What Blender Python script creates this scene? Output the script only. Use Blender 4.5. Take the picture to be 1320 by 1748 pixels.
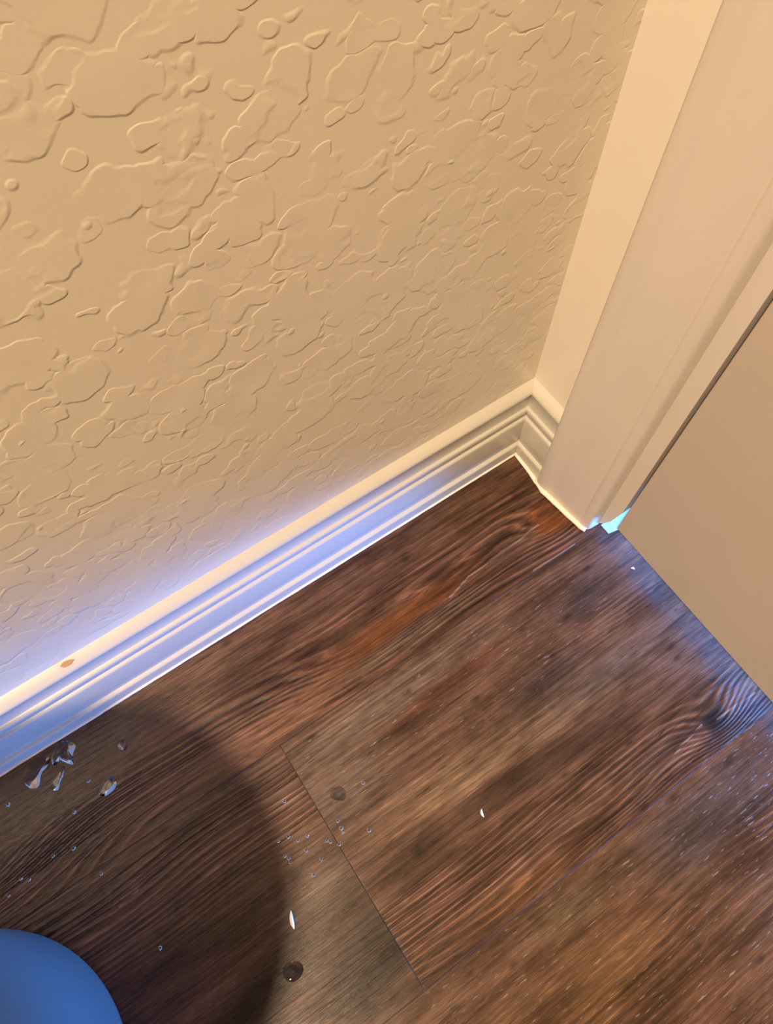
import bpy, bmesh, math, random
import numpy as np
from mathutils import Vector, Matrix

sc = bpy.context.scene
for o in list(bpy.data.objects):
    bpy.data.objects.remove(o)
COL = sc.collection

# ------------------------------------------------------------------ camera
cam = bpy.data.cameras.new('camera')
cam_o = bpy.data.objects.new('camera', cam)
COL.objects.link(cam_o)
sc.camera = cam_o
R = Matrix(((0.8275, 0.5096, -0.2356), (-0.5614, 0.7467, -0.3568), (-0.0059, 0.4275, 0.9040)))
q = R.to_quaternion(); q.normalize()
cam_o.matrix_world = Matrix.Translation((-0.2794, -0.2135, 0.5471)) @ q.to_matrix().to_4x4()
cam.sensor_fit = 'VERTICAL'
cam.sensor_height = 24.0
cam.lens = 24.0 * 1245.9 / 1748.0
cam.clip_start = 0.01

# ------------------------------------------------------------------ light
sc.view_settings.view_transform = 'Standard'
sc.view_settings.look = 'None'
sc.view_settings.exposure = 0.0
sc.view_settings.gamma = 1.0

world = bpy.data.worlds.new('World'); sc.world = world
world.use_nodes = True
bg = world.node_tree.nodes['Background']
bg.inputs[0].default_value = (0.30, 0.55, 1.0, 1)
bg.inputs[1].default_value = 1.0


def area(name, loc, target, size, size_y, power, color, spread=180, shape='RECTANGLE'):
    l = bpy.data.lights.new(name, 'AREA')
    l.shape = shape; l.size = size; l.size_y = size_y
    l.energy = power; l.color = color; l.spread = math.radians(spread)
    o = bpy.data.objects.new(name, l); COL.objects.link(o)
    o.location = loc
    d = Vector(target) - Vector(loc)
    o.rotation_euler = d.to_track_quat('-Z', 'Y').to_euler()
    return o


# the warm bathroom ceiling lamp
area('ceiling_lamp_light', (-1.19, -0.60, 2.36), (-1.19, -0.60, 0), 0.17, 0.17, 110, (1.0, 0.735, 0.475), shape='DISK')
# daylight of the next space, reaching in under the door
def gap_light(name, x, z, hh, power, color, up, spread):
    l = bpy.data.lights.new(name, 'AREA')
    l.shape = 'RECTANGLE'; l.size = hh; l.size_y = 0.786
    l.energy = power; l.color = color; l.spread = math.radians(spread)
    o = bpy.data.objects.new(name, l); COL.objects.link(o)
    o.location = (x, -0.499, z)
    o.rotation_euler = (0, math.pi/2 + math.radians(up), 0)


gap_light('daylight_under_door', 0.060, 0.0115, 0.018, 2.2, (0.12, 0.40, 1.0), 0, 180)
# added strips in the door gap, aimed to put blue light on the left wall
for k in range(8):
    l = bpy.data.lights.new('added_gap_strip', 'AREA')
    l.shape = 'RECTANGLE'; l.size = 0.07; l.size_y = 0.012
    l.energy = 0.21; l.color = (0.06, 0.26, 1.0); l.spread = math.radians(58)
    o = bpy.data.objects.new('added_gap_strip', l); COL.objects.link(o)
    o.location = (0.038, -0.165 - 0.085*k, 0.0085)
    az, el = math.radians(30), math.radians(13)
    o.rotation_euler = Vector((-math.cos(az)*math.cos(el), math.sin(az)*math.cos(el), math.sin(el))).to_track_quat('-Z', 'Y').to_euler()


# ------------------------------------------------------------------ helpers
def link_mesh(name, verts, faces, mat, parent=None, smooth=False):
    me = bpy.data.meshes.new(name)
    me.from_pydata([tuple(v) for v in verts], [], faces)
    me.update()
    bm = bmesh.new(); bm.from_mesh(me)
    bmesh.ops.recalc_face_normals(bm, faces=bm.faces)
    bm.to_mesh(me); bm.free()
    if smooth:
        for p in me.polygons: p.use_smooth = True
    if mat: me.materials.append(mat)
    o = bpy.data.objects.new(name, me); COL.objects.link(o)
    if parent: o.parent = parent
    return o


def bevel(o, w, seg=3, angle=30):
    m = o.modifiers.new('bevel', 'BEVEL'); m.width = w; m.segments = seg
    m.limit_method = 'ANGLE'; m.angle_limit = math.radians(angle)
    for p in o.data.polygons: p.use_smooth = True
    m.harden_normals = True
    return o


def box(name, a, b, mat, parent=None, bev=0):
    x0, y0, z0 = a; x1, y1, z1 = b
    v = [(x0,y0,z0),(x1,y0,z0),(x1,y1,z0),(x0,y1,z0),(x0,y0,z1),(x1,y0,z1),(x1,y1,z1),(x0,y1,z1)]
    f = [(0,1,2,3),(4,5,6,7),(0,1,5,4),(1,2,6,5),(2,3,7,6),(3,0,4,7)]
    o = link_mesh(name, v, f, mat, parent)
    if bev: bevel(o, bev)
    return o


def lathe(name, prof, mat, parent=None, n=96, loc=(0,0,0), axis='z'):
    verts = []; faces = []
    for (r, z) in prof:
        for i in range(n):
            a = 2*math.pi*i/n
            if axis == 'z': verts.append((loc[0]+r*math.cos(a), loc[1]+r*math.sin(a), loc[2]+z))
            else: verts.append((loc[0]+z, loc[1]+r*math.cos(a), loc[2]+r*math.sin(a)))
    for j in range(len(prof)-1):
        for i in range(n):
            k = (i+1) % n
            faces.append((j*n+i, j*n+k, (j+1)*n+k, (j+1)*n+i))
    faces.append(tuple(range(n)))
    faces.append(tuple(range((len(prof)-1)*n, len(prof)*n)))
    return link_mesh(name, verts, faces, mat, parent, smooth=True)


def struct(o):
    o['kind'] = 'structure'; return o


def tag(o, label, cat, group=None):
    o['label'] = label; o['category'] = cat
    if group: o['group'] = group
    return o


class N:
    """small node-tree helper"""
    def __init__(s, name):
        s.m = bpy.data.materials.new(name); s.m.use_nodes = True
        s.t = s.m.node_tree; s.n = s.t.nodes; s.l = s.t.links
        s.b = s.n['Principled BSDF']
    def _set(s, sock, v):
        if v is None: return
        if isinstance(v, bpy.types.NodeSocket): s.l.new(v, sock)
        else: sock.default_value = v
    def math(s, op, a, b=None, c=None, clamp=False):
        n = s.n.new('ShaderNodeMath'); n.operation = op; n.use_clamp = clamp
        s._set(n.inputs[0], a); s._set(n.inputs[1], b); s._set(n.inputs[2], c)
        return n.outputs[0]
    def vmul(s, v, k):
        n = s.n.new('ShaderNodeVectorMath'); n.operation = 'MULTIPLY'
        s._set(n.inputs[0], v); n.inputs[1].default_value = k
        return n.outputs[0]
    def vadd(s, v, w):
        n = s.n.new('ShaderNodeVectorMath'); n.operation = 'ADD'
        s._set(n.inputs[0], v); s._set(n.inputs[1], w)
        return n.outputs[0]
    def obj(s):
        return s.n.new('ShaderNodeTexCoord').outputs['Object']
    def noise(s, v, scale, detail=2, rough=.5, dist=0, col=False):
        n = s.n.new('ShaderNodeTexNoise'); s._set(n.inputs['Vector'], v)
        n.inputs['Scale'].default_value = scale; n.inputs['Detail'].default_value = detail
        n.inputs['Roughness'].default_value = rough; n.inputs['Distortion'].default_value = dist
        return n.outputs['Color' if col else 'Fac']
    def voro(s, v, scale, feature='F1', rnd=1.0, out='Distance'):
        n = s.n.new('ShaderNodeTexVoronoi'); n.feature = feature
        s._set(n.inputs['Vector'], v); n.inputs['Scale'].default_value = scale
        n.inputs['Randomness'].default_value = rnd
        return n.outputs[out]
    def ss(s, v, a, b, lo=0., hi=1.):
        n = s.n.new('ShaderNodeMapRange'); n.interpolation_type = 'SMOOTHSTEP'
        s._set(n.inputs['Value'], v)
        n.inputs['From Min'].default_value = a; n.inputs['From Max'].default_value = b
        n.inputs['To Min'].default_value = lo; n.inputs['To Max'].default_value = hi
        return n.outputs['Result']
    def mix(s, f, a, b, mode='MIX'):
        n = s.n.new('ShaderNodeMix'); n.data_type = 'RGBA'; n.blend_type = mode
        s._set(n.inputs['Factor'], f); s._set(n.inputs['A'], a); s._set(n.inputs['B'], b)
        return n.outputs['Result']
    def attr(s, name, out='Fac'):
        n = s.n.new('ShaderNodeAttribute'); n.attribute_name = name
        return n.outputs[out]
    def bump(s, h, dist, strength=1.0, normal=None):
        n = s.n.new('ShaderNodeBump'); n.inputs['Strength'].default_value = strength
        n.inputs['Distance'].default_value = dist; s._set(n.inputs['Height'], h)
        if normal is not None: s.l.new(normal, n.inputs['Normal'])
        return n.outputs[0]
    def sep(s, v):
        n = s.n.new('ShaderNodeSeparateXYZ'); s._set(n.inputs[0], v); return n.outputs
    def com(s, x, y, z):
        n = s.n.new('ShaderNodeCombineXYZ'); s._set(n.inputs[0], x); s._set(n.inputs[1], y); s._set(n.inputs[2], z)
        return n.outputs[0]
    def set(s, **k):
        for a, v in k.items():
            s._set(s.b.inputs[a.replace('_', ' ')], v)
        return s.m


# ------------------------------------------------------------------ materials
def wall_mat(name, color, smooth=False):
    """skip-trowel texture: flat, scallop-edged islands of plaster under satin paint"""
    s = N(name)
    v = s.obj()
    # v is laid out by each wall with x along the wall, z up
    w = s.noise(v, 45, 2, .5, col=True)
    wv = s.vadd(v, s.vmul(w, (.014, .014, .014)))
    w2 = s.noise(v, 120, 1, .5, col=True)
    wv = s.vadd(wv, s.vmul(w2, (.006, .006, .006)))
    a = s.vmul(wv, (1, 1, 1.25))
    d1 = s.voro(a, 38)
    rnd = s.noise(v, 14, 1)
    lim = s.math('MULTIPLY_ADD', rnd, .50, .24)
    i1 = s.ss(s.math('SUBTRACT', d1, lim), -.04, .03, 1, 0)
    a2 = s.vmul(s.vadd(wv, (.37, .11, .73)), (1, 1, 1.45))
    d2 = s.voro(a2, 68)
    lim2 = s.math('MULTIPLY_ADD', s.noise(v, 17, 1), 1.1, -.12)
    i2 = s.ss(s.math('SUBTRACT', d2, lim2), -.05, .04, 1, 0)
    w3 = s.noise(s.vmul(v, (1, 1, 1.3)), 26, 3, .5)
    i3 = s.ss(w3, .56, .60)
    isl = s.math('MAXIMUM', i1, i2)
    isl = s.math('MULTIPLY', isl, s.math('SUBTRACT', 1.0, s.math('MULTIPLY', i3, .55)))
    # tiny stray specks of plaster
    ds = s.voro(s.vadd(v, (.2, .5, .1)), 85)
    keep = s.ss(s.noise(v, 60, 0), .66, .68)
    specks = s.math('MULTIPLY', s.ss(ds, .08, .2, 1, 0), keep)
    soft = s.noise(v, 25, 2)
    isl = s.math('MULTIPLY', isl, s.ss(s.noise(s.vadd(v, (3, 1, 2)), 33, 1), .30, .62, .25, 1.15))
    h = s.math('ADD', isl, s.math('MULTIPLY', specks, 1.0))
    h = s.math('ADD', h, s.math('MULTIPLY', soft, .6))
    if smooth: h = s.math('ADD', s.math('MULTIPLY', soft, 1.2), s.math('MULTIPLY', specks, .8))
    nb = s.bump(h, .00027, .8)
    c = s.mix(s.ss(s.noise(v, 7, 2), .3, .7), (*color, 1), (color[0]*.97, color[1]*.985, color[2]*1.0, 1))
    return s.set(Base_Color=c, Roughness=.36, Normal=nb, Specular_IOR_Level=.5)


def paint_mat(name, color, rough=.35, streak=None):
    s = N(name)
    v = s.obj()
    k = (1, 1, 1) if streak is None else streak
    n = s.noise(s.vmul(v, k), 60, 3)
    nb = s.bump(n, .0002, .5)
    c = s.mix(s.ss(s.noise(v, 9, 2), .3, .7), (*color, 1), (color[0]*.96, color[1]*.97, color[2]*.97, 1))
    return s.set(Base_Color=c, Roughness=rough, Normal=nb)


M_wall = wall_mat('cream_textured_paint', (.68, .62, .50))
M_wallb = wall_mat('cream_smooth_paint', (.72, .66, .56), smooth=True)
M_ceil = paint_mat('white_ceiling_paint', (.5, .48, .45), .8)
M_far = paint_mat('dark_unseen_wall_paint', (.16, .14, .12), .6)  # unseen walls, kept dark to cut the bounced light
M_trim = paint_mat('white_trim_paint', (.49, .465, .40), .33)
M_casing = paint_mat('white_casing_paint', (.60, .55, .49), .38, (6, 6, 1))
M_door = paint_mat('off_white_door_paint', (.47, .41, .35), .40)
M_thr = paint_mat('added_threshold_strip', (.30, .42, .38), .4)  # strip added under the door to catch the daylight
M_caulk = paint_mat('caulk', (.80, .72, .62), .5)
M_metal = N('brushed_nickel').set(Base_Color=(.6, .57, .52, 1), Metallic=1.0, Roughness=.3)
M_bin = paint_mat('daylight_tinted_plastic', (.072, .155, .185), .38)  # blue of the gap daylight put into the plastic's own colour
M_water = N('water').set(Base_Color=(1, 1, 1, 1), Roughness=.0, IOR=1.33, Transmission_Weight=1.0)
M_crumb = N('crumb').set(Base_Color=(.85, .80, .72, 1), Roughness=.6)
M_dirt = N('scuffed_brown').set(Base_Color=(.34, .20, .10, 1), Roughness=.7)


def floor_mat():
    s = N('wood_look_vinyl_plank')
    v = s.obj()
    xyz = s.sep(v)
    ph = s.attr('phase'); ring = s.attr('ring'); tint = s.attr('tint', 'Color'); speck = s.attr('speck')
    plank = s.attr('plank')
    # every plank shows its own stretch of grain
    sh = s.com(s.math('MULTIPLY', plank, 3.7), s.math('MULTIPLY', plank, 1.3), plank)
    vp = s.vadd(v, sh)
    # growth ring lines
    wob = s.noise(s.vmul(vp, (9, 70, 1)), 1, 2, .5)
    p = s.math('ADD', ph, s.math('MULTIPLY', wob, 1.1))
    p = s.math('ADD', p, s.math('MULTIPLY', s.noise(s.vmul(vp, (3, 55, 1)), 1, 2), 2.6))
    sn = s.math('SINE', s.math('MULTIPLY', p, 6.28318))
    line = s.ss(sn, -.1, .9)
    line = s.math('MULTIPLY', line, s.ss(s.noise(s.vmul(vp, (25, 160, 1)), 1, 2), .30, .60, .35, 1))
    line = s.math('MULTIPLY', line, s.ss(s.noise(s.vmul(vp, (5, 260, 1)), 1, 1), .35, .60, .15, 1))
    line = s.math('MULTIPLY', line, ring)
    # fine fibres
    f1 = s.noise(s.vmul(vp, (40, 1100, 1)), 1, 3, .65)
    f2 = s.noise(s.vmul(vp, (14, 330, 1)), 1, 3, .6)
    f3 = s.noise(s.vmul(vp, (90, 700, 1)), 1, 2, .6)
    cloud = s.noise(s.vmul(vp, (11, 45, 1)), 1, 4, .6)
    cloud2 = s.noise(s.vmul(vp, (60, 110, 1)), 1, 4, .65)
    def mul(f, c, k):
        return s.mix(f, c, s.mix(1.0, c, (*k, 1), 'MULTIPLY'))
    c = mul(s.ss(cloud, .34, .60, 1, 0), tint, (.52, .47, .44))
    c = mul(s.ss(cloud, .56, .76), c, (1.45, 1.42, 1.38))
    c = mul(s.ss(cloud2, .42, .72, 0, .6), c, (1.45, 1.50, 1.55))
    c = mul(s.ss(f2, .42, .66, 0, .8), c, (.42, .40, .40))
    c = mul(s.ss(f1, .48, .72, 0, .8), c, (2.0, 2.05, 2.15))
    c = mul(s.math('MULTIPLY', line, .9), c, (.20, .18, .17))
    hi = s.math('MULTIPLY', s.ss(sn, -1, -.55, 1, 0), ring)
    c = mul(s.math('MULTIPLY', hi, .7), c, (2.1, 2.15, 2.25))
    # short dark pores
    pore = s.ss(s.noise(s.vmul(vp, (55, 420, 1)), 1, 1), .66, .74)
    c = s.mix(s.math('MULTIPLY', pore, .55), c, (.012, .007, .005, 1))
    # weathered speckle, its glints painted in as light ticks
    tick = s.math('MULTIPLY', s.ss(f3, .62, .72), speck)
    c = s.mix(s.math('MULTIPLY', tick, .75), c, (.34, .25, .19, 1))
    crack = s.attr('crack')
    c = s.mix(s.ss(crack, .45, .95, 0, .7), c, (.27, .20, .17, 1))
    # joints between the planks
    seam = s.attr('seam')
    sm = s.ss(seam, .2, .9)
    c = s.mix(s.math('MULTIPLY', sm, .55), c, (.014, .009, .006, 1))
    c = s.mix(1.0, c, (.97, .99, 1.06, 1), 'MULTIPLY')
    h = s.math('ADD', s.math('MULTIPLY', s.math('MULTIPLY', sn, ring), -.7), s.math('MULTIPLY', f1, .7))
    h = s.math('ADD', h, s.math('MULTIPLY', f2, .5))
    h = s.math('ADD', h, s.math('MULTIPLY', tick, .9))
    h = s.math('SUBTRACT', h, s.math('MULTIPLY', sm, .4))
    h = s.math('ADD', h, s.math('MULTIPLY', crack, 1.0))
    h = s.math('ADD', h, s.math('MULTIPLY', cloud2, .5))
    nb = s.bump(h, .00042, .9)
    rough = s.ss(cloud, .3, .7, .24, .33)
    return s.set(Base_Color=c, Roughness=rough, Normal=nb, Specular_IOR_Level=.26)


M_floor = floor_mat()

# ------------------------------------------------------------------ floor
S0, S1, S2, S3 = 0.069, -0.1080, -0.2885, -0.4675
JX = -0.3046


def build_floor():
    step = .0018
    fine_x = list(np.arange(-.60, .022, step)); fine_y = list(np.arange(-.47, .0002, step))
    xs = [-2.0, -1.7, -1.3, -1.0, -.85, -.75, -.68, -.64] + fine_x + [.03, .05, .09, .16, .30, .60]
    ys = [-1.6, -1.3, -1.0, -.8, -.65, -.55, -.50] + fine_y + [.02, .12]
    for sx in (JX - .0007, JX - .0001, JX + .0001, JX + .0007): xs.append(sx)
    for sy in (S1, S2, S3):
        for d in (-.0007, -.0001, .0001, .0007): ys.append(sy + d)
    xs = np.array(sorted(set(np.round(xs, 5)))); ys = np.array(sorted(set(np.round(ys, 5))))
    X, Y = np.meshgrid(xs, ys, indexing='ij')
    nx, ny = X.shape
    co = np.stack([X.ravel(), Y.ravel(), np.zeros(X.size)], 1)
    idx = np.arange(X.size).reshape(nx, ny)
    faces = np.stack([idx[:-1, :-1], idx[1:, :-1], idx[1:, 1:], idx[:-1, 1:]], -1).reshape(-1, 4)
    me = bpy.data.meshes.new('floor')
    me.vertices.add(len(co)); me.vertices.foreach_set('co', co.ravel())
    me.loops.add(faces.size); me.loops.foreach_set('vertex_index', faces.ravel())
    me.polygons.add(len(faces)); me.polygons.foreach_set('loop_start', np.arange(0, faces.size, 4))
    me.polygons.foreach_set('loop_total', np.full(len(faces), 4))
    me.update(calc_edges=True); me.validate()

    x = X.ravel(); y = Y.ravel()
    rowA = y > S1; rowB = (y <= S1) & (y > S2); rowC = y <= S2
    Bl = rowB & (x < JX); Br = rowB & (x >= JX)

    def g(cx, cy, sx, sy, rot=0.0, p=2):
        dx = x - cx; dy = y - cy
        c_, s_ = math.cos(rot), math.sin(rot)
        u = (dx * c_ + dy * s_) / sx; w = (-dx * s_ + dy * c_) / sy
        return np.exp(-(np.abs(u) ** p + np.abs(w) ** p))

    # phase of the growth rings
    ph = np.zeros_like(x); ring = np.zeros_like(x); speck = np.zeros_like(x); plank = np.zeros_like(x)
    wav = .0022*np.sin(x*21+.6) + .0012*np.sin(x*47+1.7+y*30)
    # plank A, along the baseboard
    pa = (y + wav) / .0056
    pa = pa + 3.6*g(-.18, -.078, .085, .016, -.02) + 3.2*g(-.030, -.078, .028, .018) - 2.4*g(-.36, -.098, .085, .018, .06) + 2.2*g(-.53, -.075, .05, .02)
    ra = np.clip(1.1*g(-.10, -.062, .24, .018, .04, 4) + 1.0*g(-.15, -.097, .22, .009, 0, 4) + 1.1*g(-.47, -.076, .14, .013, .05, 4) + .9*g(-.50, -.1, .12, .008, 0, 4) + .16, 0, 1) * (1 - .9*g(-.175, -.079, .070, .0075, -.02, 4)) * (1-.8*g(-.028, -.078, .014, .012, 0, 4))
    ra = ra*(1 - .85*g(-.29, -.094, .07, .008, .05, 4))
    ph[rowA] = pa[rowA]; ring[rowA] = ra[rowA]; plank[rowA] = 1
    # plank B, left of the end joint
    pb = (y + wav*.8) / .0040 + 2.0*g(-.42, -.15, .1, .03)
    rb = np.clip(g(-.42, -.140, .6, .030, 0, 4), 0, 1)*.9 + .3*g(-.40, -.26, .3, .02, 0, 4)
    ph[Bl] = pb[Bl]; ring[Bl] = rb[Bl]; plank[Bl] = 2
    # plank B, right of the joint
    pc = (y + wav*.4) / .0034 + 4.6*g(-.032, -.271, .030, .017) + 2.6*g(-.24, -.290, .075, .016) + 2.0*g(-.13, -.276, .05, .012)
    pc = pc + 1.6*g(-.08, -.15, .03, .012)
    rc = np.clip(1.15*g(-.13, -.2645, .6, .025, -.03, 6), 0, 1) + .55*g(-.06, -.172, .07, .012, .1, 4) + .35*g(-.2, -.118, .2, .007, 0, 4)
    ph[Br] = pc[Br]; ring[Br] = (np.clip(rc, 0, 1)*.85)[Br]; plank[Br] = 3
    speck[Br] = (g(-.20, -.145, .16, .035, 0, 4))[Br]
    # plank C
    pd = (y + wav) / .0050
    rd = .35*g(-.15, -.36, .5, .03, 0, 4) + .6*g(-.02, -.335, .07, .012, 0, 4)
    ph[rowC] = pd[rowC]; ring[rowC] = rd[rowC]; plank[rowC] = 5
    speck[rowC] = .75

    # the printed wood's own colours, with shade painted into plank B left of the joint
    base = np.zeros((x.size, 3))
    base[rowA] = (.088, .042, .026); base[Bl] = (.078, .041, .027); base[Br] = (.098, .053, .034); base[rowC] = (.092, .047, .026)
    T = base.copy()

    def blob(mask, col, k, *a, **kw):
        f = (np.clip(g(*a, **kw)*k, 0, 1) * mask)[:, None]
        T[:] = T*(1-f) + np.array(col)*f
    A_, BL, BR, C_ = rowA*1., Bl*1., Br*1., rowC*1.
    blob(A_, (.105, .038, .014), .9, -.180, -.0795, .072, .0090, .03, 4)
    blob(A_, (.110, .038, .012), .95, -.030, -.078, .016, .015, 0, 4)
    blob(A_, (.115, .078, .045), .60, -.20, -.096, .10, .006, 0, 4)
    blob(A_, (.125, .058, .035), .85, -.292, -.094, .055, .010, .05, 4)
    blob(A_, (.085, .045, .026), .6, -.25, -.030, .3, .016, 0, 4)
    blob(A_, (.062, .035, .024), .6, -.48, -.05, .09, .05, 0, 4)
    blob(A_, (.10, .06, .036), .5, -.37, -.085, .03, .012)
    blob(BL, (.14, .10, .07), .75, -.330, -.203, .030, .013, .25)
    blob(BL, (.11, .058, .036), .7, -.33, -.162, .028, .02)
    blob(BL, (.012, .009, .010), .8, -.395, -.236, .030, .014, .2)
    blob(BL, (.022, .012, .007), .95, -.325, -.256, .034, .024, .2, 4)  # wood streak, darkened to paint in a soft shadow by the joint
    blob(BL, (.045, .026, .015), .7, -.345, -.225, .05, .02, .1, 4)  # widens that painted shadow
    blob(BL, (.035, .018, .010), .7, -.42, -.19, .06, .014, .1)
    blob(BR, (.115, .080, .058), .8, -.23, -.127, .10, .014, 0, 4)
    blob(BR, (.075, .026, .012), .85, -.176, -.1405, .050, .007, .03)
    blob(BR, (.055, .026, .014), .7, -.235, -.150, .035, .009, .03)
    blob(BR, (.120, .085, .065), .8, -.285, -.160, .035, .022)
    blob(BR, (.150, .096, .058), .85, -.190, -.200, .075, .0125, -.06, 4)
    blob(BR, (.040, .020, .013), .9, -.150, -.226, .075, .0085, -.08, 4)
    blob(BR, (.048, .022, .011), .8, -.265, -.225, .030, .013, .1, 4)
    blob(BR, (.020, .009, .005), .9, -.262, -.2205, .0045, .0045)
    blob(BR, (.024, .016, .018), .8, -.112, -.1785, .040, .011, .1)
    blob(BR, (.035, .026, .026), .8, -.05, -.146, .028, .012, .1)
    blob(BR, (.115, .090, .075), .7, -.075, -.200, .05, .012, -.05)
    blob(BR, (.030, .018, .013), .85, -.067, -.267, .05, .005, -.05)
    blob(BR, (.010, .007, .008), 1.0, -.0324, -.2713, .0100, .0090, 0, 4)
    blob(BR, (.060, .036, .028), .6, -.01, -.278, .02, .01)
    blob(BR, (.080, .036, .012), .7, -.22, -.278, .06, .008, -.05)
    blob(C_, (.060, .045, .042), .8, -.085, -.315, .055, .022, 0, 4)
    blob(C_, (.095, .065, .035), .8, -.20, -.305, .035, .012)
    blob(C_, (.095, .048, .016), .7, -.22, -.35, .08, .03)
    blob(C_, (.085, .075, .075), .7, .0, -.40, .08, .04)
    T = base*(T/base)**1.15
    # dark flecks and little knots printed in the wood
    rng = random.Random(5)
    for i in range(60):
        cx = rng.uniform(-.55, .0); cy = rng.uniform(-.44, -.02); r = rng.uniform(.0008, .0022)
        f = np.clip(g(cx, cy, r*2.2, r)*1.3, 0, 1)[:, None]*.75
        T = T*(1-f) + np.array((.018, .009, .006))*f
    # pale raised cracks
    crack = np.zeros_like(x)
    def poly(pts, w):
        nonlocal crack
        for (x0, y0), (x1, y1) in zip(pts[:-1], pts[1:]):
            dx, dy = x1-x0, y1-y0; L2 = dx*dx+dy*dy
            t = np.clip(((x-x0)*dx+(y-y0)*dy)/L2, 0, 1)
            d = np.hypot(x-(x0+t*dx), y-(y0+t*dy))
            crack = np.maximum(crack, np.exp(-(d/w)**2))
    poly([(.0056, -.2735), (-.0198, -.2723), (-.0324, -.2713)], .0012)
    poly([(-.043, -.2684), (-.0653, -.2708), (-.0761, -.2732), (-.0981, -.2726)], .0010)
    poly([(-.0397, -.0773), (-.0725, -.0802), (-.0905, -.0802), (-.1151, -.0816), (-.1375, -.0870)], .0012)
    poly([(-.0278, -.1073), (-.0491, -.1070), (-.0700, -.1062)], .0009)
    poly([(-.43, -.135), (-.445, -.137)], .0008)

    seam = np.zeros_like(x)
    for sy in (S1, S2, S3):
        seam = np.maximum(seam, np.exp(-((y-sy)/.0005)**2))
    seam = np.maximum(seam, np.exp(-((x-JX)/.0005)**2) * ((y < S1+.0003) & (y > S2-.0003)))
    for nm, arr in (('phase', ph), ('ring', ring), ('speck', speck), ('plank', plank), ('seam', seam), ('crack', crack)):
        a = me.attributes.new(nm, 'FLOAT', 'POINT'); a.data.foreach_set('value', arr.astype(np.float32))
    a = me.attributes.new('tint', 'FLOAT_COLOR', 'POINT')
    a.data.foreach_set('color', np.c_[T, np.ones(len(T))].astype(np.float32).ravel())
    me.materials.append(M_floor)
    o = bpy.data.objects.new('floor', me); COL.objects.link(o)
    return struct(o)


build_floor()

# ------------------------------------------------------------------ room shell
H = 2.44
T = .115
X0, Y0 = -2.0, -1.6
struct(box('wall_left', (X0, 0, 0), (T, .10, H), M_wall))
# right wall with its door opening
DY0, DY1, DZ = -.1045, -.906, 2.05          # rough opening (jamb faces outward edge)
wb = struct(link_mesh('wall_right',
    [(0, 0, 0), (0, DY0, 0), (0, DY0, DZ), (0, DY1, DZ), (0, DY1, 0), (0, Y0, 0), (0, Y0, H), (0, 0, H),
     (T, 0, 0), (T, DY0, 0), (T, DY0, DZ), (T, DY1, DZ), (T, DY1, 0), (T, Y0, 0), (T, Y0, H), (T, 0, H)],
    [(0, 1, 2, 7), (2, 3, 6, 7), (3, 4, 5, 6), (8, 9, 10, 15), (10, 11, 14, 15), (11, 12, 13, 14),
     (1, 9, 10, 2), (2, 10, 11, 3), (3, 11, 12, 4), (7, 6, 14, 15), (5, 13, 14, 6), (0, 8, 15, 7)], M_wallb))
struct(box('wall_rear', (X0-.1, Y0-.1, 0), (X0, .1, H), M_far))
struct(box('wall_front', (X0, Y0-.1, 0), (T, Y0, H), M_far))
struct(box('ceiling', (X0-.1, Y0-.1, H), (T, .1, H+.1), M_ceil))

# ------------------------------------------------------------------ baseboards
PROF = [(0, .0), (.0142, .0), (.0142, .0130), (.0140, .0142), (.0134, .0150), (.0114, .0158), (.0112, .0172),
        (.0118, .0205), (.0122, .0250), (.0121, .0320), (.0115, .0400), (.0111, .0462), (.0108, .0478), (.0102, .0485), (.0089, .0490),
        (.0086, .0500), (.0086, .0508), (.0093, .0520), (.0093, .0556), (.0090, .0570), (.0084, .0577), (.0068, .0583),
        (.0062, .0600), (.0060, .0650), (.0064, .0710), (.0078, .0750), (.0081, .0762), (.0080, .0774),
        (.0070, .0790), (.0036, .0815), (.0, .0832)]
# left baseboard: swept along x, mitred at the corner
n = len(PROF)
va = [(X0, -d, z) for d, z in PROF] + [(-d, -d, z) for d, z in PROF]
fa = [(i, i+1, n+i+1, n+i) for i in range(n-1)] + [tuple(range(n)), tuple(range(n, 2*n))]
bbl = struct(link_mesh('baseboard_left', va, fa, M_trim))
vb = [(-d, -d, z) for d, z in PROF] + [(-d, -.0455, z) for d, z in PROF]
bbr = struct(link_mesh('baseboard_right', vb, fa, M_trim))
for o in (bbl, bbr):
    for p in o.data.polygons: p.use_smooth = len(p.vertices) == 4
    e = o.modifiers.new('es', 'EDGE_SPLIT'); e.split_angle = math.radians(40)


def caulk(name, pts, r, parent, seed=1):
    """a hand-run bead of caulk following the floor line"""
    rng = random.Random(seed)
    P = []
    for (a, b) in zip(pts[:-1], pts[1:]):
        L = (Vector(b)-Vector(a)).length; m = max(1, int(L/.004))
        for i in range(m): P.append(Vector(a).lerp(Vector(b), i/m))
    P.append(Vector(pts[-1]))
    verts = []; faces = []; k = 7; rr = r
    for i, p in enumerate(P):
        t = (P[min(i+1, len(P)-1)] - P[max(i-1, 0)]).normalized()
        s = Vector((t.y, -t.x, 0))
        rr += (r*rng.uniform(.75, 1.3) - rr)*.35
        for j in range(k):
            a = 2*math.pi*j/k
            verts.append(p + s*math.cos(a)*rr + Vector((0, 0, .0002+rr*.45+math.sin(a)*rr*.6)))
    for i in range(len(P)-1):
        for j in range(k):
            l = (j+1) % k
            faces.append((i*k+j, i*k+l, (i+1)*k+l, (i+1)*k+j))
    faces += [tuple(range(k)), tuple(range((len(P)-1)*k, len(P)*k))]
    o = link_mesh(name, verts, faces, M_caulk, parent, smooth=True)
    return o


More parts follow.
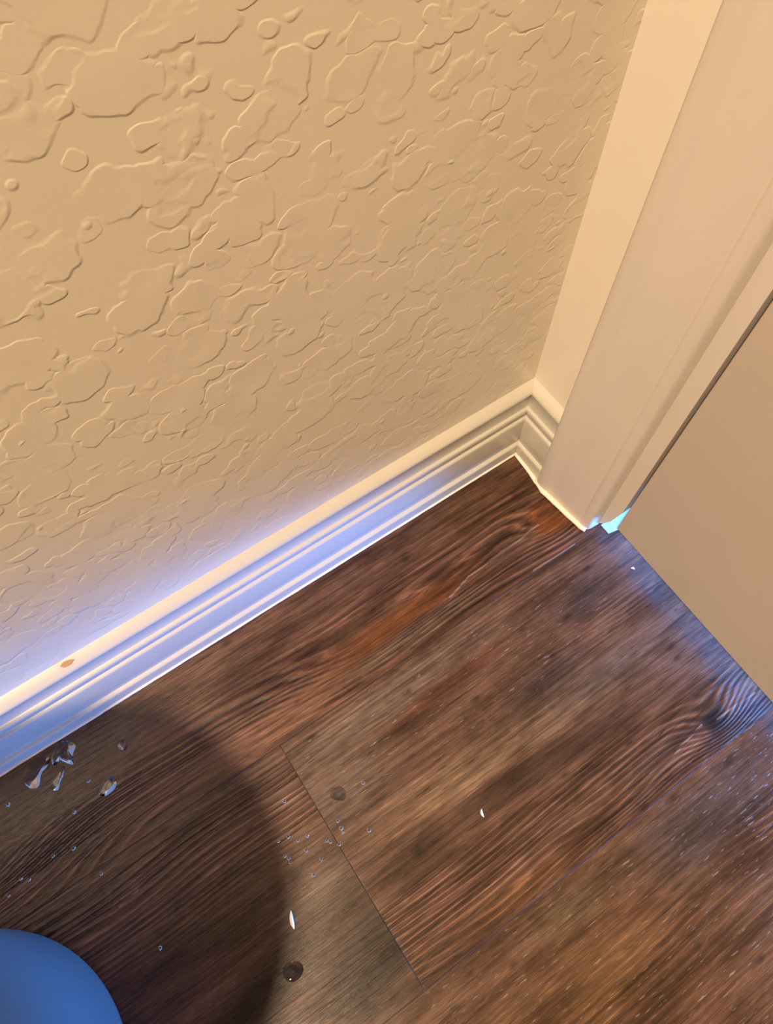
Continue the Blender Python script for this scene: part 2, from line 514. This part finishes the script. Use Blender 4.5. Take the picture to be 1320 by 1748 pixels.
c1 = caulk('caulk_bead', [(-.62, -.0142, 0), (-.0138, -.0142, 0)], .0014, bbl, 3)
c2 = caulk('caulk_bead', [(-.0142, -.0142, 0), (-.0150, -.028, 0), (-.0160, -.040, 0), (-.0170, -.0470, 0)], .0023, bbr, 4)
nick = link_mesh('paint_chip', [(-.3835, -.0034, .0820), (-.3862, -.0022, .0827), (-.3900, -.0016, .0830), (-.3930, -.0028, .0824),
                                (-.3915, -.0046, .0813), (-.3875, -.0050, .0810)], [(0, 1, 2, 3, 4, 5)], M_dirt, bbl)
nick.location.z = .0004
nick['label'] = 'small brown chip in the paint'

# ------------------------------------------------------------------ door casing (trim), jamb and door
# cross-section of the casing: (y, thickness)
CP = [(-.0450, 0), (-.0450, .0150), (-.0458, .0166), (-.0480, .0176), (-.0520, .0178), (-.0560, .0172), (-.0590, .0160),
      (-.0610, .0154), (-.0660, .0152), (-.0800, .0140), (-.0940, .0124), (-.0948, .0118), (-.0956, .0124), (-.0985, .0124),
      (-.1020, .0116), (-.1036, .0100), (-.1044, .0075), (-.1048, 0)]
m = len(CP)
ZT = 2.05
yc = (-.1166 + -.894)/2
Cv = []
for y, d in CP: Cv.append((-d, y, .0008))
for y, d in CP: Cv.append((-d, y, ZT + (y+.1048) + .012))
for y, d in CP: Cv.append((-d, 2*yc - y, ZT + (y+.1048) + .012))
for y, d in CP: Cv.append((-d, 2*yc - y, .0008))
Cf = []
for s_ in range(3):
    for i in range(m-1): Cf.append((s_*m+i, s_*m+i+1, (s_+1)*m+i+1, (s_+1)*m+i))
Cf += [tuple(range(m)), tuple(range(3*m, 4*m))]
cas = struct(link_mesh('trim_1', Cv, Cf, M_casing))
for p in cas.data.polygons: p.use_smooth = len(p.vertices) == 4
e = cas.modifiers.new('es', 'EDGE_SPLIT'); e.split_angle = math.radians(50)
cc = caulk('caulk_bead', [(-.0160, -.0440, 0), (-.0180, -.0560, 0), (-.0163, -.0700, 0), (-.0148, -.0850, 0), (-.0130, -.0990, 0), (-.0116, -.1030, 0)], .0027, cas, 9)

door = bpy.data.objects.new('door_1', None); COL.objects.link(door)
door.location = (0, -.119, 0); struct(door)
bpy.context.view_layer.update()


def dpart(o):
    o.parent = door; o.matrix_parent_inverse = door.matrix_world.inverted(); return o


JZ = .024
jam = dpart(link_mesh('door_jamb', [(x_, y_, z_) for x_ in (0, T) for y_, z_ in ((-.1046, .003), (-.1080, .008), (-.1125, .020), (-.1166, .043), (-.1166, 2.045), (-.1046, 2.045))],
    [(0, 1, 2, 3, 4, 5), (6, 7, 8, 9, 10, 11)] + [(i, (i+1) % 6, 6+(i+1) % 6, 6+i) for i in range(6)], M_casing))
dpart(box('door_jamb', (0, -.906, JZ), (T, -.894, 2.045), M_casing, bev=.0008))
dpart(box('door_jamb', (0, -.894, 2.033), (T, -.1166, 2.045), M_casing, bev=.0008))
dpart(box('door_stop', (.037, -.128, .030), (.070, -.1166, 2.033), M_casing, bev=.001))
dpart(box('door_slab', (0, -.891, .0195), (.035, -.1192, 2.030), M_door, bev=.0012))
kx = dpart(lathe('door_knob', [(.032, 0), (.032, -.006), (.012, -.010), (.011, -.030), (.020, -.038), (.027, -.048), (.027, -.058), (.018, -.066), (.002, -.068)],
      M_metal, loc=(0, -.82, .93), axis='x', n=40))
for hz in (1.0, 1.8):
    hg = dpart(lathe('door_hinge', [(.001, -.038), (.0028, -.038), (.0028, .038), (.001, .038)], M_casing, loc=(.0005, -.1179, hz), n=16))

tp = [(.0015, -.1068), (.112, -.1068), (.112, -.8935), (.014, -.8935), (.014, -.1185), (.0015, -.1160)]  # added strip, its corner tab shaped to show the daylight
thr = struct(link_mesh('trim_2', [(a, b, z_) for z_ in (.0001, .0012) for a, b in tp],
    [tuple(range(6)), tuple(range(6, 12))] + [(i, (i+1) % 6, 6+(i+1) % 6, 6+i) for i in range(6)], M_thr))

# ------------------------------------------------------------------ waste bin
bx, by = -.566, -.188
binr = bpy.data.objects.new('waste_bin', None); COL.objects.link(binr)
binr.location = (bx, by, 0)
tag(binr, 'smooth round plastic waste bin, daylight blue painted into its colour, cut off by the lower left corner beside the baseboard', 'waste bin')
body = lathe('bin_body', [(.001, .0005), (.088, .0005), (.0945, .002), (.0975, .006), (.0985, .012), (.106, .10), (.114, .19), (.1235, .290),
                   (.1215, .290), (.112, .19), (.104, .10), (.096, .012), (.093, .006), (.001, .004)], M_bin, binr, n=160)
rim = lathe('bin_rim', [(.1225, .282), (.128, .283), (.1305, .287), (.1308, .293), (.1285, .298), (.1245, .299), (.1215, .296), (.1212, .288)],
            M_bin, binr, n=160)

# ------------------------------------------------------------------ ceiling lamp (outside the picture)
lamp = bpy.data.objects.new('ceiling_lamp', None); COL.objects.link(lamp); lamp.location = (-1.19, -.60, H)
tag(lamp, 'round flush warm ceiling lamp of the bathroom', 'lamp')
lathe('lamp_ring', [(.13, 0), (.13, -.025), (.122, -.03), (.118, -.03), (.118, 0)], M_metal, lamp, n=48)
lathe('lamp_base', [(.117, -.001), (.117, -.014), (.002, -.014)], M_ceil, lamp, n=48)


# ------------------------------------------------------------------ water
def drop_mesh(name, r, h, seed, nseg=14, rings=5):
    rng = random.Random(seed)
    ph1, ph2 = rng.uniform(0, 6.3), rng.uniform(0, 6.3)
    verts = []; faces = []
    for j in range(rings):
        t = j/rings*math.pi/2
        for i in range(nseg):
            a = 2*math.pi*i/nseg
            k = 1 + .10*math.sin(2*a+ph1) + .06*math.sin(3*a+ph2)
            verts.append((r*k*math.cos(t)*math.cos(a), r*k*math.cos(t)*math.sin(a), h*math.sin(t)))
    verts.append((0, 0, h))
    for j in range(rings-1):
        for i in range(nseg):
            l = (i+1) % nseg
            faces.append((j*nseg+i, j*nseg+l, (j+1)*nseg+l, (j+1)*nseg+i))
    top = len(verts)-1
    for i in range(nseg): faces.append(((rings-1)*nseg+i, (rings-1)*nseg+(i+1) % nseg, top))
    faces.append(tuple(range(nseg)))
    o = link_mesh(name, verts, faces, M_water, smooth=True)
    return o


joint = [(-.3214,-.1424),(-.3306,-.1633),(-.3376,-.1621),(-.3264,-.1692),(-.3194,-.17),(-.325,-.1774),(-.3386,-.1724),(-.3373,-.175),
         (-.3376,-.1778),(-.3195,-.188),(-.3287,-.1932),(-.3082,-.1819),(-.3103,-.1802),(-.2971,-.1739),(-.2975,-.1791),(-.2982,-.1821),
         (-.3046,-.1871),(-.2691,-.163),(-.2826,-.191)]
left = [(-.4692,-.0838),(-.4927,-.0846),(-.4883,-.0882),(-.4466,-.112),(-.4557,-.0873),(-.4823,-.0355),(-.4292,-.0529),(-.446,-.0661),(-.5034,-.0896),(-.4331,-.1734)]
rng = random.Random(12)
protos = [drop_mesh('water_droplet', .0013, .0009, k) for k in range(3)]
used = [False]*3


def place_drop(x, y, k, sc_, label, group):
    o = protos[k] if not used[k] else protos[k].copy()
    if used[k]: COL.objects.link(o)
    used[k] = True
    o.location = (x, y, .0001); o.scale = (sc_, sc_, sc_); o.rotation_euler = (0, 0, rng.uniform(0, 6.28))
    tag(o, label, 'water droplet', group)


lone = {(-.3214, -.1424): 'uppermost water droplet left of the plank end joint, on a dark grain line',
        (-.2691, -.163): 'water droplet just right of the round flat water drop',
        (-.2826, -.191): 'water droplet furthest right and below the round flat water drop',
        (-.3287, -.1932): 'lowest water droplet left of the plank end joint, nearest the white rice-like crumb',
        (-.3046, -.1871): 'water droplet sitting on the plank end joint itself',
        (-.4331, -.1734): 'lone tiny water speck in the dark shadow right of the waste bin',
        (-.4823, -.0355): 'water droplet at the left picture edge just below the baseboard',
        (-.4292, -.0529): 'water droplet between the puddles and the shallow patch below them',
        (-.446, -.0661): 'water droplet left of the shallow water patch on the grain lines',
        (-.4466, -.112): 'water droplet lying alone in the grain lines up and right of the waste bin',
        (-.5034, -.0896): 'water droplet closest to the top of the waste bin at the left picture edge',
        (-.4692, -.0838): 'brightest round water droplet above the waste bin',
        (-.4557, -.0873): 'faint water droplet right of the brightest round one above the waste bin'}
for i, (x, y) in enumerate(joint):
    if (x, y) in lone: lb, gr = lone[(x, y)], 'droplets by the plank joint'
    elif x < -.3046: lb, gr = 'tiny clear water droplet in the cluster left of the plank end joint', 'droplets left of the plank joint'
    else: lb, gr = 'tiny clear water droplet in the short row right of the plank end joint', 'droplets right of the plank joint'
    place_drop(x, y, i % 3, rng.uniform(.8, 1.25), lb, gr)
for i, (x, y) in enumerate(left):
    place_drop(x, y, i % 3, rng.uniform(.8, 1.3), lone.get((x, y), 'one of two water droplets side by side just above the waste bin'), 'droplets near the waste bin')

big = [(-.2874, -.1595, .0052, 'round flat water drop right of the plank end joint'),
       (-.3687, -.2326, .0062, 'large flat water drop near the bottom edge of the picture'),
       (-.3992, -.0439, .0040, 'flat water drop right of the puddle by the baseboard')]
for i, (x, y, r, lb) in enumerate(big):
    o = drop_mesh('water_drop', r, .0004, 40+i, 28, 6); o.location = (x, y, .0001); tag(o, lb, 'water drop')


def puddle(name, cx, cy, pts, h, label):
    """flat pool of water, outline given around its centre"""
    k = len(pts); V_ = []; F_ = []
    # smooth closed outline
    out = []
    for i in range(k):
        p0, p1, p2, p3 = [Vector((*pts[(i+j-1) % k], 0)) for j in range(4)]
        for s_ in range(4):
            t = s_/4
            out.append(.5*((2*p1)+(-p0+p2)*t+(2*p0-5*p1+4*p2-p3)*t*t+(-p0+3*p1-3*p2+p3)*t**3))
    L = [(1, 0), (.97, .45), (.90, .8), (.75, .98), (.4, .92)]
    nn = len(out)
    for sc_, z in L:
        for p in out: V_.append((p.x*sc_, p.y*sc_, z*h))
    V_.append((0, 0, h*.9))
    for j in range(len(L)-1):
        for i in range(nn):
            l = (i+1) % nn; F_.append((j*nn+i, j*nn+l, (j+1)*nn+l, (j+1)*nn+i))
    for i in range(nn): F_.append(((len(L)-1)*nn+i, (len(L)-1)*nn+(i+1) % nn, len(V_)-1))
    F_.append(tuple(range(nn)))
    o = link_mesh(name, V_, F_, M_water, smooth=True); o.location = (cx, cy, .0001)
    return tag(o, label, 'puddle')


puddle('water_puddle', -.4560, -.0265, [(-.011, .001), (-.006, .006), (.000, .007), (.007, .0065), (.0105, .003), (.006, -.001), (.001, -.003), (-.004, -.010), (-.010, -.007)], .0016,
       'long glossy water puddle against the baseboard, left of the splashed one')
puddle('water_puddle', -.4375, -.0255, [(-.007, .002), (-.003, .0055), (.002, .0085), (.008, .006), (.0105, .000), (.006, -.005), (.004, -.011), (.000, -.007), (-.003, -.003), (-.008, -.004)], .0015,
       'ragged splashed water puddle against the baseboard, right of the long one')
puddle('water_puddle', -.4460, -.0385, [(-.008, -.003), (-.001, .001), (.006, .005), (.005, .001), (.000, -.004), (-.004, -.008)], .0013,
       'small streak of water just below the two puddles')
puddle('water_puddle', -.4190, -.0640, [(-.008, -.001), (-.002, .004), (.004, .005), (.006, .000), (.003, -.004), (-.004, -.005)], .0010,
       'shallow water patch lying across the grain lines below the puddles')


# ------------------------------------------------------------------ crumbs
def grain(name, x, y, L, w, ang, label):
    verts = []; faces = []; nn = 12; k = 8
    for i in range(nn+1):
        t = i/nn; r = w*math.sin(math.pi*min(max(t, .03), .97))**.6*(1-.25*t)
        for j in range(k):
            a = 2*math.pi*j/k
            verts.append(((t-.5)*L, r*math.cos(a) + .0006*math.sin(t*3.1), w+.8*r*math.sin(a)))
    for i in range(nn):
        for j in range(k):
            l = (j+1) % k; faces.append((i*k+j, i*k+l, (i+1)*k+l, (i+1)*k+j))
    faces += [tuple(range(k)), tuple(range(nn*k, (nn+1)*k))]
    o = link_mesh(name, verts, faces, M_crumb, smooth=True)
    o.location = (x, y, 0); o.rotation_euler = (0, 0, ang)
    return tag(o, label, 'crumb')


grain('rice_grain', -.3538, -.2078, .0110, .0016, math.radians(70), 'white rice-like crumb on the shaded floor left of the plank joint')
grain('crumb', -.2115, -.2262, .0055, .0010, math.radians(70), 'tiny cream crumb on the brown plank right of the joint')
grain('crumb', -.0030, -.1500, .0030, .0010, math.radians(-60), 'white speck on the floor at the bottom edge of the door')
